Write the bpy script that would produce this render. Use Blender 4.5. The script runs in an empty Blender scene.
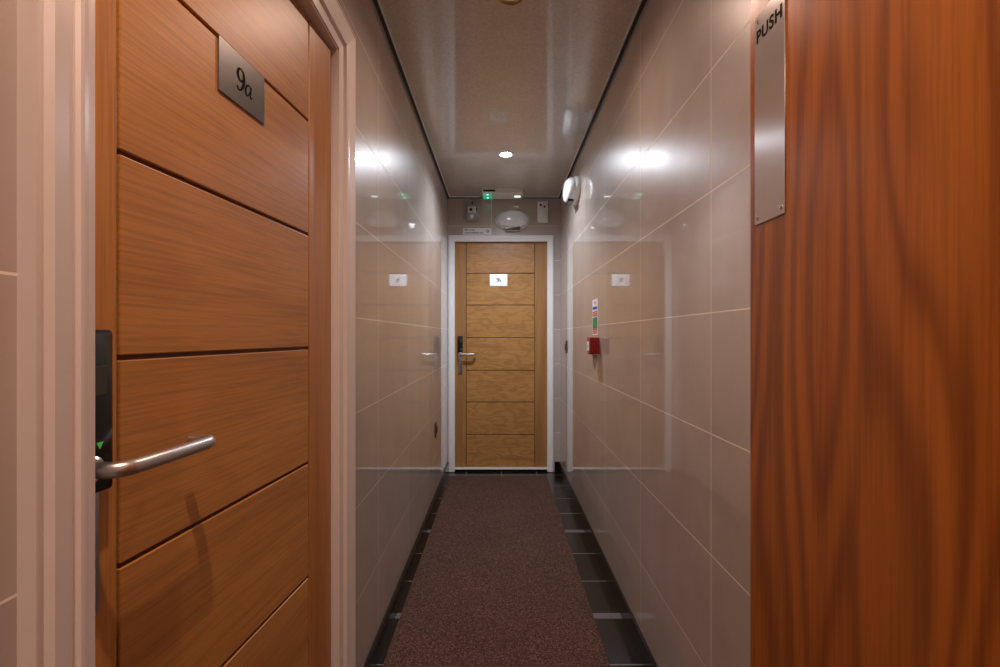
import bpy, bmesh, math, random
from mathutils import Vector, Matrix
random.seed(4)
S = bpy.context.scene
COL = S.collection
# ------------------------------------------------------------------ camera, world, exposure
CAMH = 1.19
FPX = 480.0
cam_d = bpy.data.cameras.new('camera'); cam = bpy.data.objects.new('camera', cam_d); COL.objects.link(cam)
cam_d.sensor_width = 36; cam_d.sensor_fit = 'HORIZONTAL'; cam_d.lens = FPX/1000*36
cam_d.shift_y = 0.0025; cam_d.clip_start = 0.02
cam.location = (0, 0, CAMH); cam.rotation_euler = (math.radians(90), 0, 0)
S.camera = cam
W = bpy.data.worlds.new('world'); S.world = W; W.use_nodes = True
W.node_tree.nodes['Background'].inputs[0].default_value = (1, .85, .75, 1)
W.node_tree.nodes['Background'].inputs[1].default_value = 0.05
S.view_settings.view_transform = 'Standard'; S.view_settings.look = 'None'
S.view_settings.gamma = 1; S.view_settings.use_curve_mapping = False
S.view_settings.exposure = 0.0
# lamp list: (x, y, watts, colour, glowing strength of the bulb face)
WARM = (1.0, .70, .55); COOL = (.82, .89, 1.0)
LAMPS = [(.04, 3.2, 84.0, COOL, 90.0), (.04, 1.70, 20.0, WARM, 0.0), (-.15, .28, 54.0, WARM, 25.0), (.04, -1.15, 60.0, WARM, 25.0)]  # last entry: unseen lamp added behind the camera for warm light

# ------------------------------------------------------------------ dimensions
XL, XR, YE, YB, H = -.455, .525, 4.2, -2.2, 2.405
# ------------------------------------------------------------------ helpers
def link(o, parent=None):
    COL.objects.link(o)
    if parent: o.parent = parent
    return o
def mesh(name, bm, mat, parent=None, smooth=False, loc=None, rot=None):
    me = bpy.data.meshes.new(name)
    bmesh.ops.recalc_face_normals(bm, faces=bm.faces[:])
    bm.to_mesh(me); bm.free()
    mats = mat if isinstance(mat, (list, tuple)) else [mat]
    for m in mats: me.materials.append(m)
    if smooth:
        for p in me.polygons: p.use_smooth = True
        try: me.set_sharp_from_angle(angle=math.radians(40))
        except Exception: pass
    o = bpy.data.objects.new(name, me); link(o, parent)
    if loc: o.location = loc
    if rot: o.rotation_euler = rot
    return o
def tag(o, label, cat, group=None, kind=None):
    o['label'] = label; o['category'] = cat
    if group: o['group'] = group
    if kind: o['kind'] = kind
    return o
def empty(name, loc, rot=(0,0,0)):
    o = bpy.data.objects.new(name, None); o.empty_display_size = .05
    link(o); o.location = loc; o.rotation_euler = rot
    return o
def box(bm, x0, x1, y0, y1, z0, z1, mi=0, bev=0.0, seg=2):
    vs = [bm.verts.new((x, y, z)) for x in (x0, x1) for y in (y0, y1) for z in (z0, z1)]
    idx = [(0,1,3,2),(4,6,7,5),(0,4,5,1),(2,3,7,6),(0,2,6,4),(1,5,7,3)]
    fs = [bm.faces.new([vs[i] for i in f]) for f in idx]
    for f in fs: f.material_index = mi
    bmesh.ops.recalc_face_normals(bm, faces=fs)
    if bev:
        es = list({e for f in fs for e in f.edges})
        bmesh.ops.bevel(bm, geom=es, offset=bev, segments=seg, affect='EDGES', profile=.5)
def BX(*a, **k):
    bm = bmesh.new(); box(bm, *a, **k); return bm
def tube(bm, pts, r, n=16, cap=True):
    rings = []
    P = [Vector(p) for p in pts]
    rad = r if isinstance(r, (list, tuple)) else [r]*len(P)
    ref = None
    for i, p in enumerate(P):
        t = (P[min(i+1, len(P)-1)] - P[max(i-1, 0)]).normalized()
        if ref is None:
            ref = Vector((0,0,1)) if abs(t.z) < .9 else Vector((1,0,0))
        a = (ref - t*ref.dot(t)).normalized(); b = t.cross(a); ref = a
        rings.append([bm.verts.new(p + (a*math.cos(2*math.pi*k/n) + b*math.sin(2*math.pi*k/n))*rad[i]) for k in range(n)])
    for a, b in zip(rings, rings[1:]):
        for k in range(n): bm.faces.new((a[k], a[(k+1)%n], b[(k+1)%n], b[k]))
    if cap:
        bm.faces.new(rings[0][::-1]); bm.faces.new(rings[-1])
def lathe(bm, prof, n=48, sx=1, sy=1, close=True, mi=0):
    """prof: (r, z) list, about z; scaled to an ellipse by sx, sy"""
    rings = []
    for r, z in prof:
        if r < 1e-6: rings.append([bm.verts.new((0,0,z))])
        else: rings.append([bm.verts.new((r*sx*math.cos(2*math.pi*k/n), r*sy*math.sin(2*math.pi*k/n), z)) for k in range(n)])
    for a, b in zip(rings, rings[1:]):
        for k in range(n):
            k2 = (k+1) % n
            if len(a) == 1 and len(b) == 1: continue
            if len(a) == 1: f = bm.faces.new((a[0], b[k2], b[k]))
            elif len(b) == 1: f = bm.faces.new((a[k], a[k2], b[0]))
            else: f = bm.faces.new((a[k], a[k2], b[k2], b[k]))
            f.material_index = mi
def rrect(w, h, r, n=6):
    pts = []
    for cx, cy, a0 in ((w/2-r, h/2-r, 0), (-w/2+r, h/2-r, 90), (-w/2+r, -h/2+r, 180), (w/2-r, -h/2+r, 270)):
        for k in range(n+1):
            a = math.radians(a0 + 90*k/n); pts.append((cx+r*math.cos(a), cy+r*math.sin(a)))
    return pts
def prism(bm, pts, z0, z1, inset=0.0, mi=0):
    """closed outline in xy extruded z0..z1, with the top ring pulled in a little"""
    n = len(pts); cx = sum(p[0] for p in pts)/n; cy = sum(p[1] for p in pts)/n
    def ins(p, d):
        v = Vector((p[0]-cx, p[1]-cy)); L = v.length or 1
        return (p[0]-v.x/L*d, p[1]-v.y/L*d)
    levels = [(0, z0), (0, z1-inset), (inset*.3, z1-inset*.3), (inset, z1)] if inset else [(0, z0), (0, z1)]
    rings = [[bm.verts.new((*ins(p, d), z)) for p in pts] for d, z in levels]
    fs = []
    for a, b in zip(rings, rings[1:]):
        for k in range(n): fs.append(bm.faces.new((a[k], a[(k+1)%n], b[(k+1)%n], b[k])))
    fs.append(bm.faces.new(rings[0][::-1])); fs.append(bm.faces.new(rings[-1]))
    for f in fs: f.material_index = mi
def ribbon(bm, pts, th=.0006):
    """calligraphic stroke in xz plane: pts = (x, z, half width); faces toward +y, thickness th"""
    # resample with Catmull-Rom
    P = [Vector(p) for p in pts]; out = []
    for i in range(len(P)-1):
        p0, p1, p2, p3 = P[max(i-1,0)], P[i], P[i+1], P[min(i+2, len(P)-1)]
        for s in range(8):
            t = s/8
            out.append(.5*((2*p1)+(-p0+p2)*t+(2*p0-5*p1+4*p2-p3)*t*t+(-p0+3*p1-3*p2+p3)*t**3))
    out.append(P[-1])
    L, R = [], []
    for i, p in enumerate(out):
        d = out[min(i+1,len(out)-1)] - out[max(i-1,0)]
        nrm = Vector((-d.y, d.x)); nrm = nrm.normalized() if nrm.length else Vector((0,1))
        w = max(p.z, .0001)
        L.append(bm.verts.new((p.x+nrm.x*w, th, p.y+nrm.y*w))); R.append(bm.verts.new((p.x-nrm.x*w, th, p.y-nrm.y*w)))
    for i in range(len(out)-1): bm.faces.new((L[i], L[i+1], R[i+1], R[i]))

# ------------------------------------------------------------------ materials
class NT:
    def __init__(s, name):
        s.m = bpy.data.materials.new(name); s.m.use_nodes = True; s.t = s.m.node_tree
        s.b = s.t.nodes['Principled BSDF']
    def n(s, typ, **kw):
        nd = s.t.nodes.new(typ)
        for k, v in kw.items():
            if k in ('i',):
                for a, b in v.items(): nd.inputs[a].default_value = b
            else: setattr(nd, k, v)
        return nd
    def l(s, a, b): s.t.links.new(a, b)
    def math(s, op, a, b=None, c=None):
        nd = s.n('ShaderNodeMath', operation=op)
        for i, v in enumerate((a, b, c)):
            if v is None: continue
            if hasattr(v, 'default_value') or hasattr(v, 'is_output'): s.l(v, nd.inputs[i])
            else: nd.inputs[i].default_value = v
        return nd.outputs[0]
    def ramp(s, fac, stops):
        r = s.n('ShaderNodeValToRGB'); e = r.color_ramp.elements
        while len(e) < len(stops): e.new(.5)
        for el, (p, c) in zip(e, stops): el.position = p; el.color = (*c, 1)
        s.l(fac, r.inputs[0]); return r.outputs[0]
    def mix(s, fac, a, b, mode='MIX'):
        nd = s.n('ShaderNodeMix', data_type='RGBA', blend_type=mode)
        for sock, v in ((nd.inputs[0], fac), (nd.inputs[6], a), (nd.inputs[7], b)):
            if isinstance(v, (int, float)): sock.default_value = v
            elif isinstance(v, tuple): sock.default_value = (*v, 1)
            else: s.l(v, sock)
        return nd.outputs[2]
    def bump(s, h, strength=.2, dist=.001):
        b = s.n('ShaderNodeBump', i={'Strength': strength, 'Distance': dist}); s.l(h, b.inputs['Height']); s.l(b.outputs[0], s.b.inputs['Normal'])
def plain(name, col, rough=.5, metal=0.0, emit=None, es=0, coat=0, noise=0.0, spec=.5):
    t = NT(name); t.b.inputs['Base Color'].default_value = (*col, 1)
    t.b.inputs['Roughness'].default_value = rough; t.b.inputs['Metallic'].default_value = metal
    t.b.inputs['Specular IOR Level'].default_value = spec
    if coat: t.b.inputs['Coat Weight'].default_value = coat; t.b.inputs['Coat Roughness'].default_value = .05
    if emit: t.b.inputs['Emission Color'].default_value = (*emit, 1); t.b.inputs['Emission Strength'].default_value = es
    if noise:
        tc = t.n('ShaderNodeTexCoord'); nz = t.n('ShaderNodeTexNoise', i={'Scale': 25.0, 'Detail': 4.0}); t.l(tc.outputs['Object'], nz.inputs['Vector'])
        c = t.mix(nz.outputs['Fac'], tuple(x*(1-noise) for x in col), tuple(min(1, x*(1+noise)) for x in col)); t.l(c, t.b.inputs['Base Color'])
    return t.m
def tile_mat(name, ax, off, bw, bh, base, grout, rough, mortar=.0017, spec=.5, vary=.06, mottled=.16, speck=0.0, bump=.15, rough2=.30, coat=1.0):
    """glossy tile grid; ax = the two object axes used, off = where a joint sits on each"""
    t = NT(name); tc = t.n('ShaderNodeTexCoord'); sp = t.n('ShaderNodeSeparateXYZ'); t.l(tc.outputs['Object'], sp.inputs[0])
    u = t.math('ADD', sp.outputs[ax[0]], 12*bw-off[0]); v = t.math('ADD', sp.outputs[ax[1]], 12*bh-off[1])
    cb = t.n('ShaderNodeCombineXYZ'); t.l(u, cb.inputs[0]); t.l(v, cb.inputs[1])
    br = t.n('ShaderNodeTexBrick', offset=0.0, squash=1.0)
    br.inputs['Scale'].default_value = 1; br.inputs['Mortar Size'].default_value = mortar; br.inputs['Mortar Smooth'].default_value = .2
    br.inputs['Brick Width'].default_value = bw; br.inputs['Row Height'].default_value = bh; br.inputs['Bias'].default_value = 0
    br.inputs['Color1'].default_value = (*[c*(1-vary) for c in base], 1); br.inputs['Color2'].default_value = (*[min(1, c*(1+vary)) for c in base], 1)
    br.inputs['Mortar'].default_value = (*grout, 1)
    t.l(cb.outputs[0], br.inputs['Vector'])
    nz = t.n('ShaderNodeTexNoise', i={'Scale': 5.0, 'Detail': 8.0, 'Roughness': .62}); t.l(tc.outputs['Object'], nz.inputs['Vector'])
    m = t.ramp(nz.outputs['Fac'], [(.3, (1-mottled,)*3), (.7, (1+mottled*.0,)*3)])
    c = t.mix(1.0, br.outputs['Color'], m, 'MULTIPLY')
    if speck:
        n2 = t.n('ShaderNodeTexNoise', i={'Scale': 110.0, 'Detail': 3.0}); t.l(tc.outputs['Object'], n2.inputs['Vector'])
        m2 = t.ramp(n2.outputs['Fac'], [(.35, (1-speck,)*3), (.62, (1,)*3)]); c = t.mix(1.0, c, m2, 'MULTIPLY')
    t.l(c, t.b.inputs['Base Color'])
    smudge = t.n('ShaderNodeTexNoise', i={'Scale': 3.0, 'Detail': 3.0, 'Distortion': .3}); t.l(tc.outputs['Object'], smudge.inputs['Vector'])
    r = t.math('MULTIPLY_ADD', smudge.outputs['Fac'], .10, rough2-.05)
    t.b.inputs['Coat Weight'].default_value = coat; t.b.inputs['Coat Roughness'].default_value = rough; t.b.inputs['Coat IOR'].default_value = 1.65
    r = t.math('MULTIPLY_ADD', br.outputs['Fac'], .5, r); t.l(r, t.b.inputs['Roughness'])
    t.b.inputs['Specular IOR Level'].default_value = spec
    t.bump(t.math('SUBTRACT', 1.0, br.outputs['Fac']), bump, .001)
    return t.m
def wood(name, grain, light, dark, line, rings=9.0, across=2.2, along=.28, rough=.32, contrast=.55, fine=.35, spec=.5, seed=0.0):
    """veneer: contour-like growth rings stretched along the grain axis (object space), fine pores on top"""
    t = NT(name); tc = t.n('ShaderNodeTexCoord'); mp = t.n('ShaderNodeMapping')
    oi = t.n('ShaderNodeObjectInfo')
    sh = t.n('ShaderNodeVectorMath', operation='ADD'); t.l(tc.outputs['Object'], sh.inputs[0])
    cb = t.n('ShaderNodeCombineXYZ')
    for k in range(3): t.l(t.math('MULTIPLY_ADD', oi.outputs['Random'], 7.3+k*3.1, seed), cb.inputs[k])
    t.l(cb.outputs[0], sh.inputs[1]); t.l(sh.outputs[0], mp.inputs['Vector'])
    sc = [across]*3; sc[grain] = along; mp.inputs['Scale'].default_value = sc
    nz = t.n('ShaderNodeTexNoise', i={'Scale': 1.0, 'Detail': 1.5, 'Roughness': .45, 'Distortion': .25}); t.l(mp.outputs[0], nz.inputs['Vector'])
    ph = t.math('MULTIPLY', nz.outputs['Fac'], rings*6.283)
    s = t.math('MULTIPLY_ADD', t.math('SINE', ph), .5, .5); s = t.math('POWER', s, 1.6)
    m2 = t.n('ShaderNodeMapping'); t.l(sh.outputs[0], m2.inputs['Vector'])
    sc2 = [190.0]*3; sc2[grain] = 5.0; m2.inputs['Scale'].default_value = sc2
    n2 = t.n('ShaderNodeTexNoise', i={'Scale': 1.0, 'Detail': 3.0, 'Roughness': .6}); t.l(m2.outputs[0], n2.inputs['Vector'])
    m3 = t.n('ShaderNodeMapping'); t.l(sh.outputs[0], m3.inputs['Vector'])
    sc3 = [14.0]*3; sc3[grain] = 1.0; m3.inputs['Scale'].default_value = sc3
    n3 = t.n('ShaderNodeTexNoise', i={'Scale': 1.0, 'Detail': 3.0}); t.l(m3.outputs[0], n3.inputs['Vector'])
    base = t.mix(t.ramp(n3.outputs['Fac'], [(.3, (0,0,0)), (.7, (1,1,1))]), dark, light)
    c = t.mix(t.math('MULTIPLY', s, contrast), base, line)
    fr = t.ramp(n2.outputs['Fac'], [(.38, (1-fine,)*3), (.56, (1,1,1))])
    c = t.mix(1.0, c, fr, 'MULTIPLY'); t.l(c, t.b.inputs['Base Color'])
    t.b.inputs['Roughness'].default_value = rough; t.b.inputs['Specular IOR Level'].default_value = spec
    t.bump(n2.outputs['Fac'], .08, .0006)
    return t.m
def brushed(name, col, axis, rough=.3, aniso=None):
    t = NT(name); tc = t.n('ShaderNodeTexCoord'); mp = t.n('ShaderNodeMapping'); t.l(tc.outputs['Object'], mp.inputs[0])
    sc = [900.0]*3; sc[axis] = 12.0; mp.inputs['Scale'].default_value = sc
    nz = t.n('ShaderNodeTexNoise', i={'Scale': 1.0, 'Detail': 2.0}); t.l(mp.outputs[0], nz.inputs['Vector'])
    t.b.inputs['Base Color'].default_value = (*col, 1); t.b.inputs['Metallic'].default_value = 1
    if aniso:
        cb = t.n('ShaderNodeCombineXYZ'); cb.inputs[0].default_value, cb.inputs[1].default_value, cb.inputs[2].default_value = aniso
        t.b.inputs['Anisotropic'].default_value = .93; t.l(cb.outputs[0], t.b.inputs['Tangent'])
    t.l(t.math('MULTIPLY_ADD', nz.outputs['Fac'], .18 if not aniso else .03, rough-(.09 if not aniso else .015)), t.b.inputs['Roughness'])
    if not aniso: t.bump(nz.outputs['Fac'], .12, .0003)
    return t.m

TILE = (.50, .415, .36); GROUT = (.95, .88, .76)
GZ = CAMH + .058; TH = .3015
M = {}
M['tile_side'] = tile_mat('polished_beige_wall_tile', (1, 2), (1.194, GZ), .602, TH, TILE, GROUT, .030, spec=.60, rough2=.33)
M['tile_end'] = tile_mat('polished_beige_end_tile', (0, 2), (-.075, GZ), .602, TH, TILE, GROUT, .030, spec=.60, rough2=.33)
M['ceil'] = tile_mat('glossy_speckled_ceiling_board', (0, 1), (3.0, .565), 9.0, .72, (.64, .57, .51), (.46, .40, .36), .07, mortar=.0008, spec=.7, vary=.0, mottled=.10, speck=.20, bump=.04, rough2=.3)
M['floor'] = tile_mat('black_floor_tile', (0, 1), (.013, .255), .306, .2965, (.008, .007, .006), (.34, .29, .26), .10, mortar=.0018, vary=.2, mottled=.2, spec=.3, rough2=.22, coat=.25)
M['skirt'] = plain('black_glazed_skirting', (.006, .006, .006), .15, spec=.35)
M['white'] = plain('white_gloss_paint', (.74, .65, .60), .32, noise=.03)
M['white2'] = plain('white_gloss_paint_end', (.84, .82, .80), .3)
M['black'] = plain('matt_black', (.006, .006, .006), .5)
M['blackgloss'] = plain('black_gloss_plastic', (.010, .010, .010), .18)
M['alu'] = plain('aluminium_trim', (.62, .58, .54), .3, 1.0)
M['satin'] = brushed('satin_steel', (.60, .575, .56), 0, .33)
M['plate_steel'] = brushed('brushed_plate_steel', (.74, .70, .68), 2, .31, (0, 1, 0))
M['sign_shaded'] = brushed('shaded_brushed_sign_steel', (.19, .175, .165), 0, .34)  # near plate: its dark reflection is put into the base colour
M['sign_lit'] = brushed('lamp_lit_sign_steel', (.93, .93, .94), 0, .5)  # far plate: lamp glare put into a near-white base colour
M['window'] = plain('dark_grey_window', (.045, .042, .04), .3)
M['chrome'] = plain('polished_screw', (.75, .72, .7), .15, 1.0)
M['engrave'] = plain('engraved_black', (.008, .007, .007), .8, spec=.1)
M['plastic'] = plain('white_plastic', (.80, .79, .76), .3, coat=.3)
M['plastic_cream'] = plain('cream_plastic', (.62, .58, .50), .4)
M['opal'] = plain('opal_diffuser', (.76, .76, .77), .15, coat=.6)
M['brass'] = plain('brass_ring', (.60, .42, .20), .28, 1.0)
M['red'] = plain('red_plastic', (.27, .008, .014), .25, coat=.4)
M['green'] = plain('green_led', (.02, .35, .22), .3, emit=(.05, .75, .45), es=.35)
M['led'] = plain('white_led', (.8, .9, .85), .3, emit=(.75, 1, .85), es=1.5)
M['ledg'] = plain('green_status_light', (.05, .5, .05), .3, emit=(.15, .9, .1), es=.12)
M['label'] = plain('printed_white_label', (.78, .77, .76), .4)
M['ink'] = plain('dark_ink', (.05, .05, .06), .5)
M['inkred'] = plain('red_ink', (.55, .05, .03), .5)
M['inkblue'] = plain('blue_ink', (.03, .05, .42), .5)
M['inkgreen'] = plain('green_ink', (.03, .25, .06), .5)
M['smoke'] = plain('smoked_clear_plastic', (.30, .29, .28), .15, coat=.8)
M['strip'] = plain('grey_tape', (.12, .105, .105), .45)
M['oak_h'] = wood('oak_veneer_horizontal', 0, (.52, .235, .058), (.44, .185, .040), (.33, .125, .024), rings=4, across=5.5, along=.7, contrast=.38, rough=.40, fine=.22)
M['oak_v'] = wood('oak_veneer_vertical', 2, (.50, .215, .05), (.43, .175, .036), (.36, .13, .03), rings=5, across=6, along=.4, contrast=.35, rough=.34, fine=.2)
M['oak2_h'] = wood('pale_oak_veneer_horizontal', 0, (.53, .265, .082), (.47, .23, .07), (.32, .14, .04), rings=5, across=14, along=5, contrast=.5, rough=.38, fine=.2)
M['oak2_v'] = wood('pale_oak_veneer_vertical', 2, (.45, .225, .078), (.38, .18, .058), (.28, .12, .04), rings=5, across=6, along=.4, contrast=.3, rough=.38, fine=.2)
M['groove'] = plain('groove_dark_oak', (.13, .045, .014), .6)
M['sapele'] = wood('red_brown_door_veneer', 2, (.37, .118, .015), (.27, .076, .009), (.12, .030, .005), rings=15, across=5.4, along=.80, contrast=.58, rough=.26, fine=.2, seed=2.0)
def carpet_mat():
    t = NT('brown_cord_carpet'); tc = t.n('ShaderNodeTexCoord')
    nz = t.n('ShaderNodeTexNoise', i={'Scale': 160.0, 'Detail': 4.0, 'Roughness': .8}); t.l(tc.outputs['Object'], nz.inputs['Vector'])
    n2 = t.n('ShaderNodeTexNoise', i={'Scale': 3.0, 'Detail': 3.0}); t.l(tc.outputs['Object'], n2.inputs['Vector'])
    c = t.ramp(nz.outputs['Fac'], [(.33, (.028, .012, .009)), (.5, (.080, .039, .029)), (.68, (.24, .14, .11))])
    c = t.mix(1.0, c, t.ramp(n2.outputs['Fac'], [(.3, (.88,)*3), (.7, (1,)*3)]), 'MULTIPLY')
    t.l(c, t.b.inputs['Base Color']); t.b.inputs['Roughness'].default_value = .95; t.b.inputs['Specular IOR Level'].default_value = .15
    t.bump(nz.outputs['Fac'], .8, .004)
    return t.m
M['carpet'] = carpet_mat()

# ------------------------------------------------------------------ room shell
T = .12
DL0, DL1, DLH = .530, 1.335, CAMH + .80          # left doorway along y, height
DE0, DE1, DEH = -.40, .418, CAMH + .83           # end doorway along x, height
tag(mesh('floor', BX(XL-T, XR+T, YB-T, YE+T, -.1, 0), M['floor']), 'black polished tiled floor of the narrow corridor', 'floor', kind='structure')
tag(mesh('ceiling', BX(XL-T, XR+T, YB-T, YE+T, H, H+.1), M['ceil']), 'glossy beige speckled ceiling of the corridor', 'ceiling', kind='structure')
bm = bmesh.new()
box(bm, XL-T, XL, YB, DL0, 0, H); box(bm, XL-T, XL, DL1, YE, 0, H); box(bm, XL-T, XL, DL0, DL1, DLH, H)
tag(mesh('wall_left', bm, M['tile_side']), 'left wall of polished beige tiles around the near oak door', 'wall', kind='structure')
tag(mesh('wall_right', BX(XR, XR+T, YB, YE, 0, H), M['tile_side']), 'right wall of polished beige tiles with reflections', 'wall', kind='structure')
bm = bmesh.new()
box(bm, XL-T, DE0, YE, YE+T, 0, H); box(bm, DE1, XR+T, YE, YE+T, 0, H); box(bm, DE0, DE1, YE, YE+T, DEH, H)
tag(mesh('wall_end', bm, M['tile_end']), 'tiled end wall around the far oak door', 'wall', kind='structure')
tag(mesh('wall_back', BX(XL-T, XR+T, YB-T, YB, 0, H), M['tile_end']), 'plain tiled wall closing the corridor behind the viewer', 'wall', kind='structure')
# black board added behind the left doorway to block world light
tag(mesh('light_block_left_doorway', BX(XL-T-.35, XL-T-.33, DL0-.2, DL1+.2, 0, H), M['black']), 'added black board behind the near left door, blocking world light', 'wall', kind='structure')

def skirting(name, bmx, label):
    tag(mesh(name, bmx, M['skirt']), label, 'skirting', kind='structure')
SH = .092; SP = .010
bm = bmesh.new(); box(bm, XL, XL+SP, 1.46, YE-.0, 0, SH, bev=.002); skirting('baseboard_left', bm, 'black glazed skirting along the left wall past the door')
bm = bmesh.new(); box(bm, XR-SP, XR, YB, YE, 0, SH, bev=.002); skirting('baseboard_right', bm, 'black glazed skirting along the right wall')
bm = bmesh.new(); box(bm, DE1+.06, XR-SP, YE-SP, YE, 0, SH, bev=.002); skirting('baseboard_end', bm, 'short black skirting right of the end door')

# ceiling edge: black shadow line and thin light strip
bm = bmesh.new(); d = .013
box(bm, XL, XL+d, YB, YE, H-.012, H); box(bm, XR-d, XR, YB, YE, H-.012, H); box(bm, XL+d, XR-d, YE-.010, YE, H-.010, H)
tag(mesh('trim_1', bm, M['black']), 'black line trim around the ceiling edge', 'trim', kind='structure')
bm = bmesh.new(); e = .006
box(bm, XL+d, XL+d+e, YB, YE-.012, H-.006, H); box(bm, XR-d-e, XR-d, YB, YE-.012, H-.006, H); box(bm, XL+d, XR-d, YE-.022, YE-.010, H-.006, H)
tag(mesh('trim_2', bm, M['white2']), 'thin pale strip beside the black ceiling line', 'trim', kind='structure')

# ------------------------------------------------------------------ architraves (mitred moulding round an opening) with lining and stops
PROF = [(0, 0), (0, .008), (.08, .009), (.22, .011), (.27, .019), (.36, .021), (.42, .021), (.46, .015), (.50, .018), (.82, .023), (.88, .014), (.95, .013), (.97, .018), (1, .018), (1, 0)]
def frame(name, fn, u0, u1, top, wl, wh, wr, depth, mats, label, stop_d, zbot=0.0, prof=PROF):
    """fn(u, v, t) -> world; opening u0..u1 up to top; widths of left leg, head, right leg"""
    bm = bmesh.new(); n = len(prof); R = []
    for (u, v, du, dv) in ((u0, zbot, -wl, 0), (u0, top, -wl, wh), (u1, top, wr, wh), (u1, zbot, wr, 0)):
        R.append([bm.verts.new(fn(u+du*w, v+dv*w, t)) for w, t in prof])
    for a, b in zip(R, R[1:]):
        for k in range(n-1): bm.faces.new((a[k], a[k+1], b[k+1], b[k]))
        bm.faces.new((a[n-1], a[0], b[0], b[n-1]))
    bm.faces.new(R[0]); bm.faces.new(R[-1][::-1])
    # lining (12 mm) and stop bead, as 3 boxes each
    def b(u_0, u_1, v_0, v_1, t0, t1):
        c = [fn(u, v, t) for u in (u_0, u_1) for v in (v_0, v_1) for t in (t0, t1)]
        xs, ys, zs = zip(*c); box(bm, min(xs), max(xs), min(ys), max(ys), min(zs), max(zs))
    L = .004
    b(u0, u0+L, zbot, top, -depth, .004); b(u1-L, u1, zbot, top, -depth, .004); b(u0+L, u1-L, top-L, top, -depth, .004)
    return tag(mesh(name, bm, mats, smooth=False), label, 'door frame', kind='structure')
frame('trim_3', lambda u, v, t: (XL+t, u, v), DL0, DL1, DLH, .078, .105, .118, .115, M['white'], 'white moulded frame around the near left oak door', .05)
frame('trim_4', lambda u, v, t: (u, YE-t, v), DE0, DE1, DEH, .053, .050, .050, .115, M['white2'], 'white moulded frame around the far end door', .05, zbot=.005,
      prof=[(0,0),(0,.010),(.3,.011),(.4,.016),(.8,.018),(1,.012),(1,0)])
tag(mesh('trim_7', BX(DE0+.004, DE1-.004, YE+.006, YE+.10, .0, .020), M['skirt']), 'black tiled sill under the pale threshold of the far door', 'threshold', kind='structure')
tag(mesh('trim_5', BX(DE0+.004, DE1-.004, YE+.004, YE+.10, .0202, .032, bev=.001), M['white2']), 'pale metal threshold under the far end door', 'threshold', kind='structure')

# ------------------------------------------------------------------ lettering
def nine(bm, cx, cz, s):
    k = s
    ribbon(bm, [(cx+.18*k, cz+.12*k, .03*k), (cx+.08*k, cz-.02*k, .05*k), (cx-.08*k, cz-.02*k, .05*k), (cx-.20*k, cz+.14*k, .075*k), (cx-.17*k, cz+.36*k, .065*k),
                (cx-.02*k, cz+.47*k, .035*k), (cx+.15*k, cz+.38*k, .065*k), (cx+.22*k, cz+.16*k, .085*k), (cx+.17*k, cz-.15*k, .075*k), (cx+.03*k, cz-.38*k, .05*k), (cx-.14*k, cz-.46*k, .035*k), (cx-.22*k, cz-.38*k, .05*k), (cx-.20*k, cz-.33*k, .035*k)])
def letter_a(bm, cx, cz, s):
    k = s
    ribbon(bm, [(cx+.17*k, cz+.10*k, .02*k), (cx+.05*k, cz+.18*k, .03*k), (cx-.12*k, cz+.08*k, .05*k), (cx-.18*k, cz-.15*k, .06*k), (cx-.10*k, cz-.28*k, .04*k), (cx+.03*k, cz-.20*k, .025*k), (cx+.14*k, cz+.0*k, .02*k)])
    ribbon(bm, [(cx+.21*k, cz+.18*k, .035*k), (cx+.17*k, cz-.02*k, .05*k), (cx+.14*k, cz-.20*k, .045*k), (cx+.20*k, cz-.28*k, .03*k), (cx+.29*k, cz-.20*k, .015*k)])
def letter_b(bm, cx, cz, s):
    k = s
    ribbon(bm, [(cx-.12*k, cz+.48*k, .03*k), (cx-.14*k, cz+.1*k, .05*k), (cx-.15*k, cz-.26*k, .045*k)])
    ribbon(bm, [(cx-.14*k, cz+.08*k, .02*k), (cx+.03*k, cz+.19*k, .04*k), (cx+.17*k, cz+.02*k, .06*k), (cx+.12*k, cz-.20*k, .05*k), (cx-.02*k, cz-.28*k, .03*k), (cx-.14*k, cz-.20*k, .02*k)])

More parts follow.
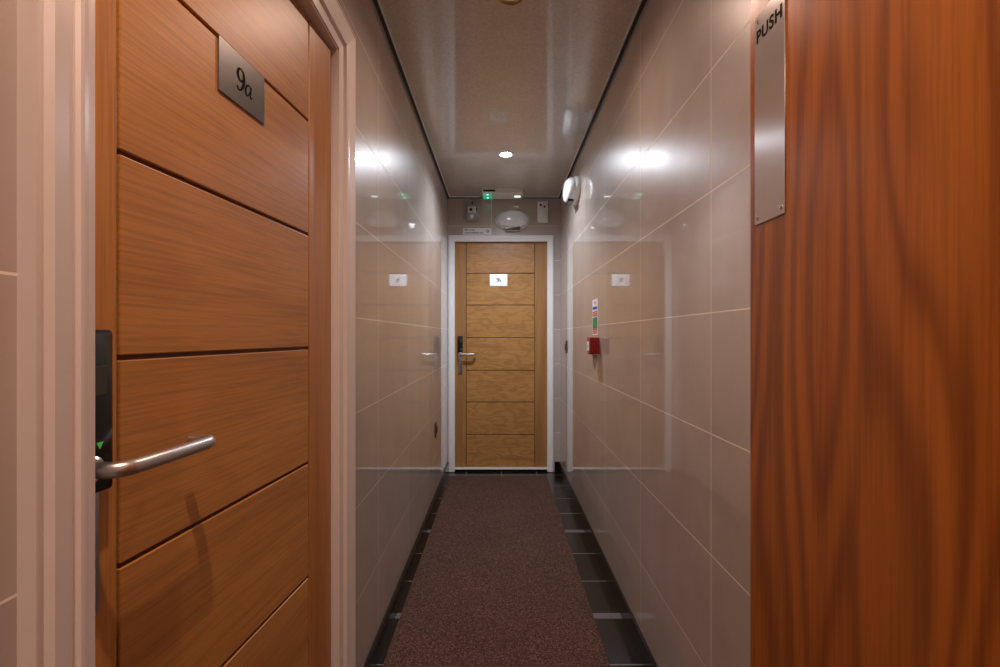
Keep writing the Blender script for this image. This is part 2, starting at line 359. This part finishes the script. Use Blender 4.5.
# ------------------------------------------------------------------ oak doors with lever lock, number plate
def room_door(name, loc, rotz, width, z0, z1, hs, ls, grooves, mh, mv, label, sign, letters, hz, lockx, reach, plate):
    """local x from hinge to latch, y toward the corridor, z up from the floor"""
    r = empty(name, loc, (0, 0, rotz)); tag(r, label, 'door', kind='structure')
    g = .0035; TK = .044
    mesh('leaf_core', BX(0, width, -TK, -.007, z0, z1), M['groove'], r)
    mesh('stile', BX(0, hs-g, -.007, 0, z0, z1, bev=.0018), mv, r)
    mesh('stile', BX(width-ls+g, width, -.007, 0, z0, z1, bev=.0018), mv, r)
    zs = [z1] + grooves + [z0]
    for a, b in zip(zs, zs[1:]):
        hi = a - (g if a != z1 else 0); lo = b + (g if b != z0 else 0)
        # own origin for each panel so the veneer differs
        w2 = (width-hs-ls)/2
        bmp = BX(-w2+.0012, w2-.0012, -.007, 0, lo-(hi+lo)/2, hi-(hi+lo)/2, bev=.0018)
        mesh('panel', bmp, mh, r, loc=(hs+w2, 0, (hi+lo)/2))
    # electronic lock plate: black upper, steel lower
    px = width - lockx; pw = plate[0]
    bmk = bmesh.new(); prism(bmk, rrect(pw, plate[1]-plate[2], .0045), 0, .024, .0025)
    up = mesh('lock_reader', bmk, M['blackgloss'], r, smooth=True, loc=(px, 0, (plate[1]+plate[2])/2), rot=(math.radians(-90), 0, 0))
    up.rotation_euler = (math.radians(-90), 0, 0); up['label'] = 'black card reader housing of the lock'
    bmk = BX(-pw*.22, pw*.22, -.018, .018, .0238, .0246, bev=.0003); mesh('reader_window', bmk, M['window'], up, loc=(-pw*.14, -.038, 0))
    bmk = bmesh.new(); prism(bmk, [(-.0045, -.004), (.0045, -.004), (0, .0045)], .0238, .0248); mesh('status_light', bmk, M['ledg'], up, loc=(-pw*.22, .043, 0))
    bmk = bmesh.new(); prism(bmk, rrect(pw*.86, plate[2]-plate[3]+.02, .006), 0, .010, .002)
    lo = mesh('lock_plate', bmk, M['satin'], r, smooth=True, loc=(px, 0, (plate[2]+plate[3])/2), rot=(math.radians(-90), 0, 0)); lo['label'] = 'satin steel lower lock plate'
    bmk = bmesh.new(); lathe(bmk, [(0, .014), (.007, .014), (.008, .011), (.008, .009)], 20); mesh('key_cylinder', bmk, M['chrome'], lo, smooth=True, loc=(0, .0, 0))
    # return-to-door lever
    bmk = bmesh.new(); R = .0100; so = reach[1]; L = reach[0]
    pts = [(0, .020, 0), (0, so-.022, 0)]
    for k in range(1, 8):
        a = math.radians(90*k/7); pts.append((-.022+.022*math.cos(a), so-.022+.022*math.sin(a), 0))
    pts.append((-L*.5, so+.001, 0))
    pts.append((-L+.020, so, 0))
    for k in range(1, 8):
        a = math.radians(90*k/7); pts.append((-L+.020-.020*math.sin(a), so-.020+.020*math.cos(a), 0))
    pts.append((-L, .028, 0))
    tube(bmk, pts, R, 20)
    lv = mesh('lever_handle', bmk, M['satin'], r, smooth=True, loc=(px, 0, hz)); lv['label'] = 'satin steel lever handle'
    bmk = bmesh.new(); lathe(bmk, [(.0165, 0), (.0165, .006), (.013, .009), (0, .009)], 28); mesh('rose', bmk, M['satin'], lv, smooth=True, loc=(0, .0235, 0), rot=(math.radians(-90), 0, 0))
    # number plate
    sx, sz, sw, sh = sign
    pl = mesh('number_plate', BX(-sw/2, sw/2, 0, .003, -sh/2, sh/2, bev=.0006), M['sign_shaded'] if letters == '9a' else M['sign_lit'], r, loc=(sx, .0002, sz)); pl['label'] = 'brushed steel room number plate'
    bmk = bmesh.new(); s = sh*(.46 if letters == '9a' else .36)
    # mirror x: local x runs right-to-left for the viewer
    nine(bmk, -.19*s, .02*s, s)
    (letter_a if letters == '9a' else letter_b)(bmk, .33*s, -.12*s, s*1.05)
    for v in bmk.verts: v.co.x *= -1
    mesh('numeral', bmk, M['engrave'], pl, loc=(0, .0029, 0))
    return r
ang = math.atan(.079)
door1 = room_door('door_1', (-.466, 1.322, 0), -(math.pi/2+ang), .80, .030, CAMH+.79, .128, .130, [CAMH+v for v in (.535, .252, -.03, -.315, -.598, -.88)],
          M['oak_h'], M['oak_v'], 'near oak door on the left, standing slightly ajar, numbered 9a', (.398, CAMH+.4875, .143, .098), '9a', CAMH-.163, .061, (.168, .066), (.068, CAMH+.008, CAMH-.195, CAMH-.345))
door2 = room_door('door_2', (.4135, YE+.030, 0), math.pi, .8095, .034, CAMH+.822, .110, .100, [1.742, 1.462, 1.173, .887, .6075, .321],
          M['oak2_h'], M['oak2_v'], 'far oak door at the end of the corridor with white frame', (.4135-(-.013), CAMH+.492, .155, .105), '9b', CAMH-.16, .047, (.132, .058), (.042, CAMH-.0, CAMH-.148, CAMH-.32))

# ------------------------------------------------------------------ open fire door on the right with push plate
fd = empty('door_3', (.398, -.10, 0)); tag(fd, 'red-brown wooden fire door on the right, open, with steel push plate', 'door', kind='structure')
FX = .376
mesh('leaf', BX(-.022, .022, 0, .822, .008, 1.99, bev=.0015), M['sapele'], fd)
for hzz in (.22, 1.0, 1.78):
    bmh = bmesh.new(); tube(bmh, [(-.02, -.004, hzz-.05), (-.02, -.004, hzz+.05)], .006, 12); mesh('hinge', bmh, M['satin'], fd, smooth=True)
PZ0, PZ1, PY0, PY1 = CAMH+.162, CAMH+.465, .631, .706
pc = ((PY0+PY1)/2+.10, (PZ0+PZ1)/2)
pp = mesh('push_plate', BX(-.0015, 0, -(PY1-PY0)/2, (PY1-PY0)/2, -(PZ1-PZ0)/2, (PZ1-PZ0)/2, bev=.0004), M['plate_steel'], fd, loc=(-.0221, pc[0], pc[1])); pp['label'] = 'steel plate reading PUSH'
for sy in (-1, 1):
    for sz in (-1, 1):
        bmk = bmesh.new(); lathe(bmk, [(0, .0016), (.0020, .0014), (.0034, .0002), (.0034, 0)], 16)
        mesh('screw', bmk, M['chrome'], pp, smooth=True, loc=(-.0015, sy*.029, sz*.142), rot=(0, math.radians(-90), 0))
cu = bpy.data.curves.new('push_letters', 'FONT'); cu.body = 'PUSH'; cu.size = .0250; cu.align_x = 'CENTER'; cu.align_y = 'CENTER'; cu.extrude = .0002; cu.space_character = 1.12; cu.offset = .0006
tmp = bpy.data.objects.new('tmp', cu); COL.objects.link(tmp)
me = bpy.data.meshes.new_from_object(tmp.evaluated_get(bpy.context.evaluated_depsgraph_get())); bpy.data.objects.remove(tmp)
me.materials.clear(); me.materials.append(M['engrave'])
lt = bpy.data.objects.new('push_lettering', me); link(lt, pp); lt.location = (-.0018, 0, .119); lt.rotation_euler = (math.radians(90), 0, math.radians(-90))
# the fixed jamb the fire door hangs on
tag(mesh('trim_6', BX(.372, XR-SP-.001, -.19, -.112, .0, 2.03, bev=.002), M['white']), 'white jamb carrying the open red-brown fire door', 'door frame', kind='structure')

# ------------------------------------------------------------------ floor covering
bm = BX(-.422, .395, -1.9, 4.045, .0012, .0085, bev=.002)
tag(mesh('carpet_runner', bm, M['carpet']), 'long brown carpet runner laid down the middle of the black tiled floor', 'carpet')
for i, (y, lab) in enumerate([(2.040, 'light grey floor strip under the runner, nearer of the two'), (2.925, 'light grey floor strip under the runner, farther of the two')]):
    o = mesh('floor_strip', BX(XL+SP+.002, XR-SP-.001, y-.020, y+.020, .0, .0011), M['strip']); tag(o, lab, 'floor strip', 'grey strips across the floor tiles')

# ------------------------------------------------------------------ ceiling downlights
def downlight(x, y, watts, col, glow, label):
    r = empty('ceiling_light', (x, y, H)); tag(r, label, 'ceiling light', 'round downlights along the ceiling')
    bm = bmesh.new(); lathe(bm, [(.036, -.002), (.040, -.0075), (.050, -.0095), (.056, -.006), (.058, 0), (.036, 0), (.036, -.002)], 48); mesh('bezel', bm, M['brass'] if glow == 0 else M['plastic'], r, smooth=True)
    bm = bmesh.new(); lathe(bm, [(.0355, -.0005), (.0355, -.0030), (.025, -.0034), (0, -.0036)], 40)
    bm.verts.ensure_lookup_table()
    m = plain('bulb_face', (.5, .45, .35), .2, emit=col, es=glow) if glow else plain('bulb_face_dim', (.45, .36, .22), .25, emit=(1, .75, .45), es=.15)
    mesh('bulb', bm, m, r, smooth=True)
    ld = bpy.data.lights.new('downlight_beam', 'SPOT'); ld.energy = watts; ld.color = col; ld.spot_size = math.radians(160); ld.spot_blend = .9; ld.shadow_soft_size = .02
    lo = bpy.data.objects.new('downlight_beam', ld); link(lo, r); lo.location = (0, 0, -.03)
    return r
LL = ['brightly lit white downlight in the ceiling near the far door', 'brass-rimmed round downlight at the top edge of the photo', 'downlight directly above the near left door, out of frame', 'added downlight in the ceiling behind the viewer, unseen']
for (x, y, w, c, g), lab in zip(LAMPS, LL): downlight(x, y, w, c, g, lab)

# ------------------------------------------------------------------ oval bulkhead lights
def bulkhead(loc, rot, label):
    r = empty('bulkhead_light', loc, rot); tag(r, label, 'bulkhead light', 'oval white bulkhead lights')
    # local z out of the wall, x along width, y up
    bm = bmesh.new(); lathe(bm, [(0, 0), (1.0, 0), (1.0, .010), (.99, .022), (.955, .030), (0, .030)], 64, .152, .090); mesh('base', bm, M['plastic'], r, smooth=True)
    bm = bmesh.new(); pr = [(.95, .028)]
    for k in range(1, 13):
        a = math.radians(90*k/12); pr.append((.95*math.cos(a)**.5 if k < 12 else 0, .030+.062*math.sin(a)**.9))
    lathe(bm, pr, 64, .150, .088); mesh('diffuser', bm, M['opal'], r, smooth=True)
    bm = BX(-.065, .065, -.0865, -.068, .034, .072, bev=.003); mesh('sensor_strip', bm, M['blackgloss'], r)['label'] = 'dark strip along the lower edge'
    return r
bulkhead((.109, YE-.0005, CAMH+1.008), (math.radians(90), 0, 0), 'oval white bulkhead light on the end wall above the far door')
bulkhead((XR-.0005, 3.26, CAMH+.985), (math.radians(90), 0, math.radians(-90)), 'oval white bulkhead light high on the right wall near the ceiling')

# ------------------------------------------------------------------ emergency exit luminaire under the ceiling
r = empty('emergency_light', (.022, 4.03, H)); tag(r, 'slim ceiling emergency light with a glowing green end above the far door', 'emergency light')
mesh('housing', BX(-.168, .168, -.092, .092, -.038, 0, bev=.004), M['plastic_cream'], r)
mesh('bottom_cover', BX(-.080, .160, -.086, .086, -.041, -.038, bev=.001), M['plastic'], r)
mesh('green_lens', BX(-.164, -.088, -.086, .086, -.042, -.037, bev=.0015), M['green'], r)
for yy in (-.045, .045):
    bm = bmesh.new(); lathe(bm, [(0, -.0445), (.008, -.044), (.010, -.041)], 20); mesh('green_lamp', bm, M['led'], r, smooth=True, loc=(-.126, yy, 0))
mesh('status_window', BX(.100, .150, -.01, .03, -.0425, -.040, bev=.0005), M['led'], r)
mesh('side_slot', BX(-.160, -.060, -.0935, -.0915, -.030, -.014), M['black'], r)

# ------------------------------------------------------------------ devices on the end wall
r = empty('door_alarm', (-.240, YE-.0002, CAMH+1.085), (math.radians(90), 0, 0)); tag(r, 'grey smoked plastic alarm unit on the end wall left of the oval light', 'alarm')
bm = bmesh.new(); prism(bm, rrect(.112, .178, .030, 8), 0, .036, .008); mesh('case', bm, M['smoke'], r, smooth=True)
bm = bmesh.new(); prism(bm, rrect(.070, .060, .012, 8), .034, .046, .004); mesh('front_block', bm, M['plastic_cream'], r, smooth=True, loc=(-.004, .010, 0))
for (x, y, q) in ((.0, .066, .011), (-.012, .010, .013), (.034, .014, .008)):
    bm = bmesh.new(); lathe(bm, [(0, .003), (q*.8, .003), (q, 0), (q, -.01)], 24); mesh('dark_button', bm, M['blackgloss'], r, smooth=True, loc=(x, y, .047 if abs(x+.012) < .001 else .0375))
bm = bmesh.new(); lathe(bm, [(0, .003), (.016, .003), (.018, 0), (.018, -.01)], 24); mesh('grille', bm, M['plastic'], r, smooth=True, loc=(-.004, -.048, .036))
r = empty('door_sensor', (.372, YE-.0002, CAMH+1.08), (math.radians(90), 0, 0)); tag(r, 'small white box with two dark holes on the end wall right of the oval light', 'sensor')
bm = bmesh.new(); prism(bm, rrect(.092, .182, .010, 6), 0, .030, .005); mesh('case', bm, M['plastic'], r, smooth=True)
for (x, y, q) in ((-.018, .058, .0105), (.014, .043, .009)):
    bm = bmesh.new(); lathe(bm, [(0, .002), (q*.8, .002), (q, 0), (q, -.004)], 24); mesh('dark_hole', bm, M['blackgloss'], r, smooth=True, loc=(x, y, .0302))
# narrow notice above the frame
sg = mesh('notice_strip', BX(-.124, .124, -.002, 0, -.029, .029, bev=.0005), M['label'], loc=(-.200, YE-.0001, CAMH+.916)); tag(sg, 'narrow white notice with two dark lines of print above the door frame', 'sign')
bm = bmesh.new(); random.seed(7)
for row, (x0, x1, h) in enumerate(((-.108, -.022, .0045), (-.108, .055, .005))):
    x = x0; z = .010 - row*.024
    while x < x1:
        w = random.uniform(.006, .012); box(bm, x, min(x+w, x1), -.0006, 0, z-h, z+h); x += w + random.choice((.0025, .0025, .006))
mesh('print', bm, M['ink'], sg, loc=(0, -.0021, 0))
bm = bmesh.new(); lathe(bm, [(.007, 0), (.013, 0), (.013, .0006), (.007, .0006), (.007, 0)], 24); mesh('round_symbol', bm, M['strip'], sg, loc=(.092, -.0021, 0), rot=(math.radians(90), 0, 0))

# ------------------------------------------------------------------ fire call point and notice on the right wall (local x = -y world)
nt = mesh('fire_notice', BX(-.0015, 0, -.074, .074, -.099, .099, bev=.0004), M['label'], loc=(XR-.0001, 2.645, CAMH+.103)); tag(nt, 'portrait safety notice with red, blue and green print on the right wall', 'sign')
def ink(name, mat, rects):
    bm = bmesh.new()
    for y0, y1, z0, z1 in rects: box(bm, -.0006, 0, y0, y1, z0, z1)
    return mesh(name, bm, mat, nt, loc=(-.0016, 0, 0))
ink('blue_band', M['inkblue'], [(-.062, .062, .044, .058)])
for z in (.026, .016, .006, -.070, -.080, -.090): ink('red_line', M['inkred'], [(-.062, .062, z, z+.0065)])
ink('green_panel', M['inkgreen'], [(-.062, .062, -.062, .0)])
bm = bmesh.new(); lathe(bm, [(0, .0006), (.011, .0006), (.011, 0)], 20); mesh('header_symbol', bm, M['inkred'], nt, loc=(-.0016, 0, .080), rot=(0, math.radians(-90), 0))
r = empty('fire_call_point', (XR-.0002, 2.575, CAMH-.052), (math.radians(90), 0, math.radians(-90))); tag(r, 'red square fire call point on the right wall below the notice', 'call point')
bm = bmesh.new(); prism(bm, rrect(.088, .090, .006), 0, .030, .002); mesh('back_box', bm, M['red'], r, smooth=True)
bm = bmesh.new(); prism(bm, rrect(.090, .092, .008), .031, .052, .004); mesh('front_case', bm, M['red'], r, smooth=True)
mesh('glass_panel', BX(-.028, .028, -.026, .022, .0518, .0535, bev=.0008), M['label'], r)['label'] = 'white break panel'
bm = bmesh.new(); lathe(bm, [(0, .0008), (.006, .0008), (.006, 0)], 20); mesh('press_mark', bm, M['ink'], r, loc=(0, -.002, .0536))
r2 = empty('hanging_test_key', (XR-.004, 2.60, CAMH-.100)); tag(r2, 'small pale plastic tag hanging under the red call point', 'tag')
bm = bmesh.new(); prism(bm, [(-.012, 0), (.012, 0), (.010, -.045), (.003, -.078), (-.003, -.078), (-.010, -.045)], -.0016, .0016); mesh('tag_blade', bm, M['plastic_cream'], r2, rot=(math.radians(90), 0, math.radians(0)), loc=(-.012, -.02, 0))
bm = bmesh.new(); tube(bm, [(-.012, -.02, -.004), (-.012, -.012, .006)], .0016, 8); mesh('loop', bm, M['satin'], r2, smooth=True)

# ------------------------------------------------------------------ small metal plates on the side walls
def wall_plate(x, y, z, s, label):
    r = empty('socket_plate', (x, y, z)); tag(r, label, 'wall plate', 'small metal plates low on the walls')
    a, b = (0, .008*s)
    mesh('plate', BX(min(a, b), max(a, b), -.043, .043, -.050, .050, bev=.002), M['brassdark'], r)
    mesh('rocker', BX(min(b, b+.004*s), max(b, b+.004*s), -.014, .014, -.022, .022, bev=.0015), M['blackgloss'], r)
M['brassdark'] = plain('dark_bronze_plate', (.16, .13, .09), .35, .8)
wall_plate(XL+.0002, 3.39, CAMH-.66, 1, 'small dark metal plate low on the left wall near the far door')
wall_plate(XR-.0002, 3.80, CAMH-.085, -1, 'small dark metal plate on the right wall beside the far door frame')
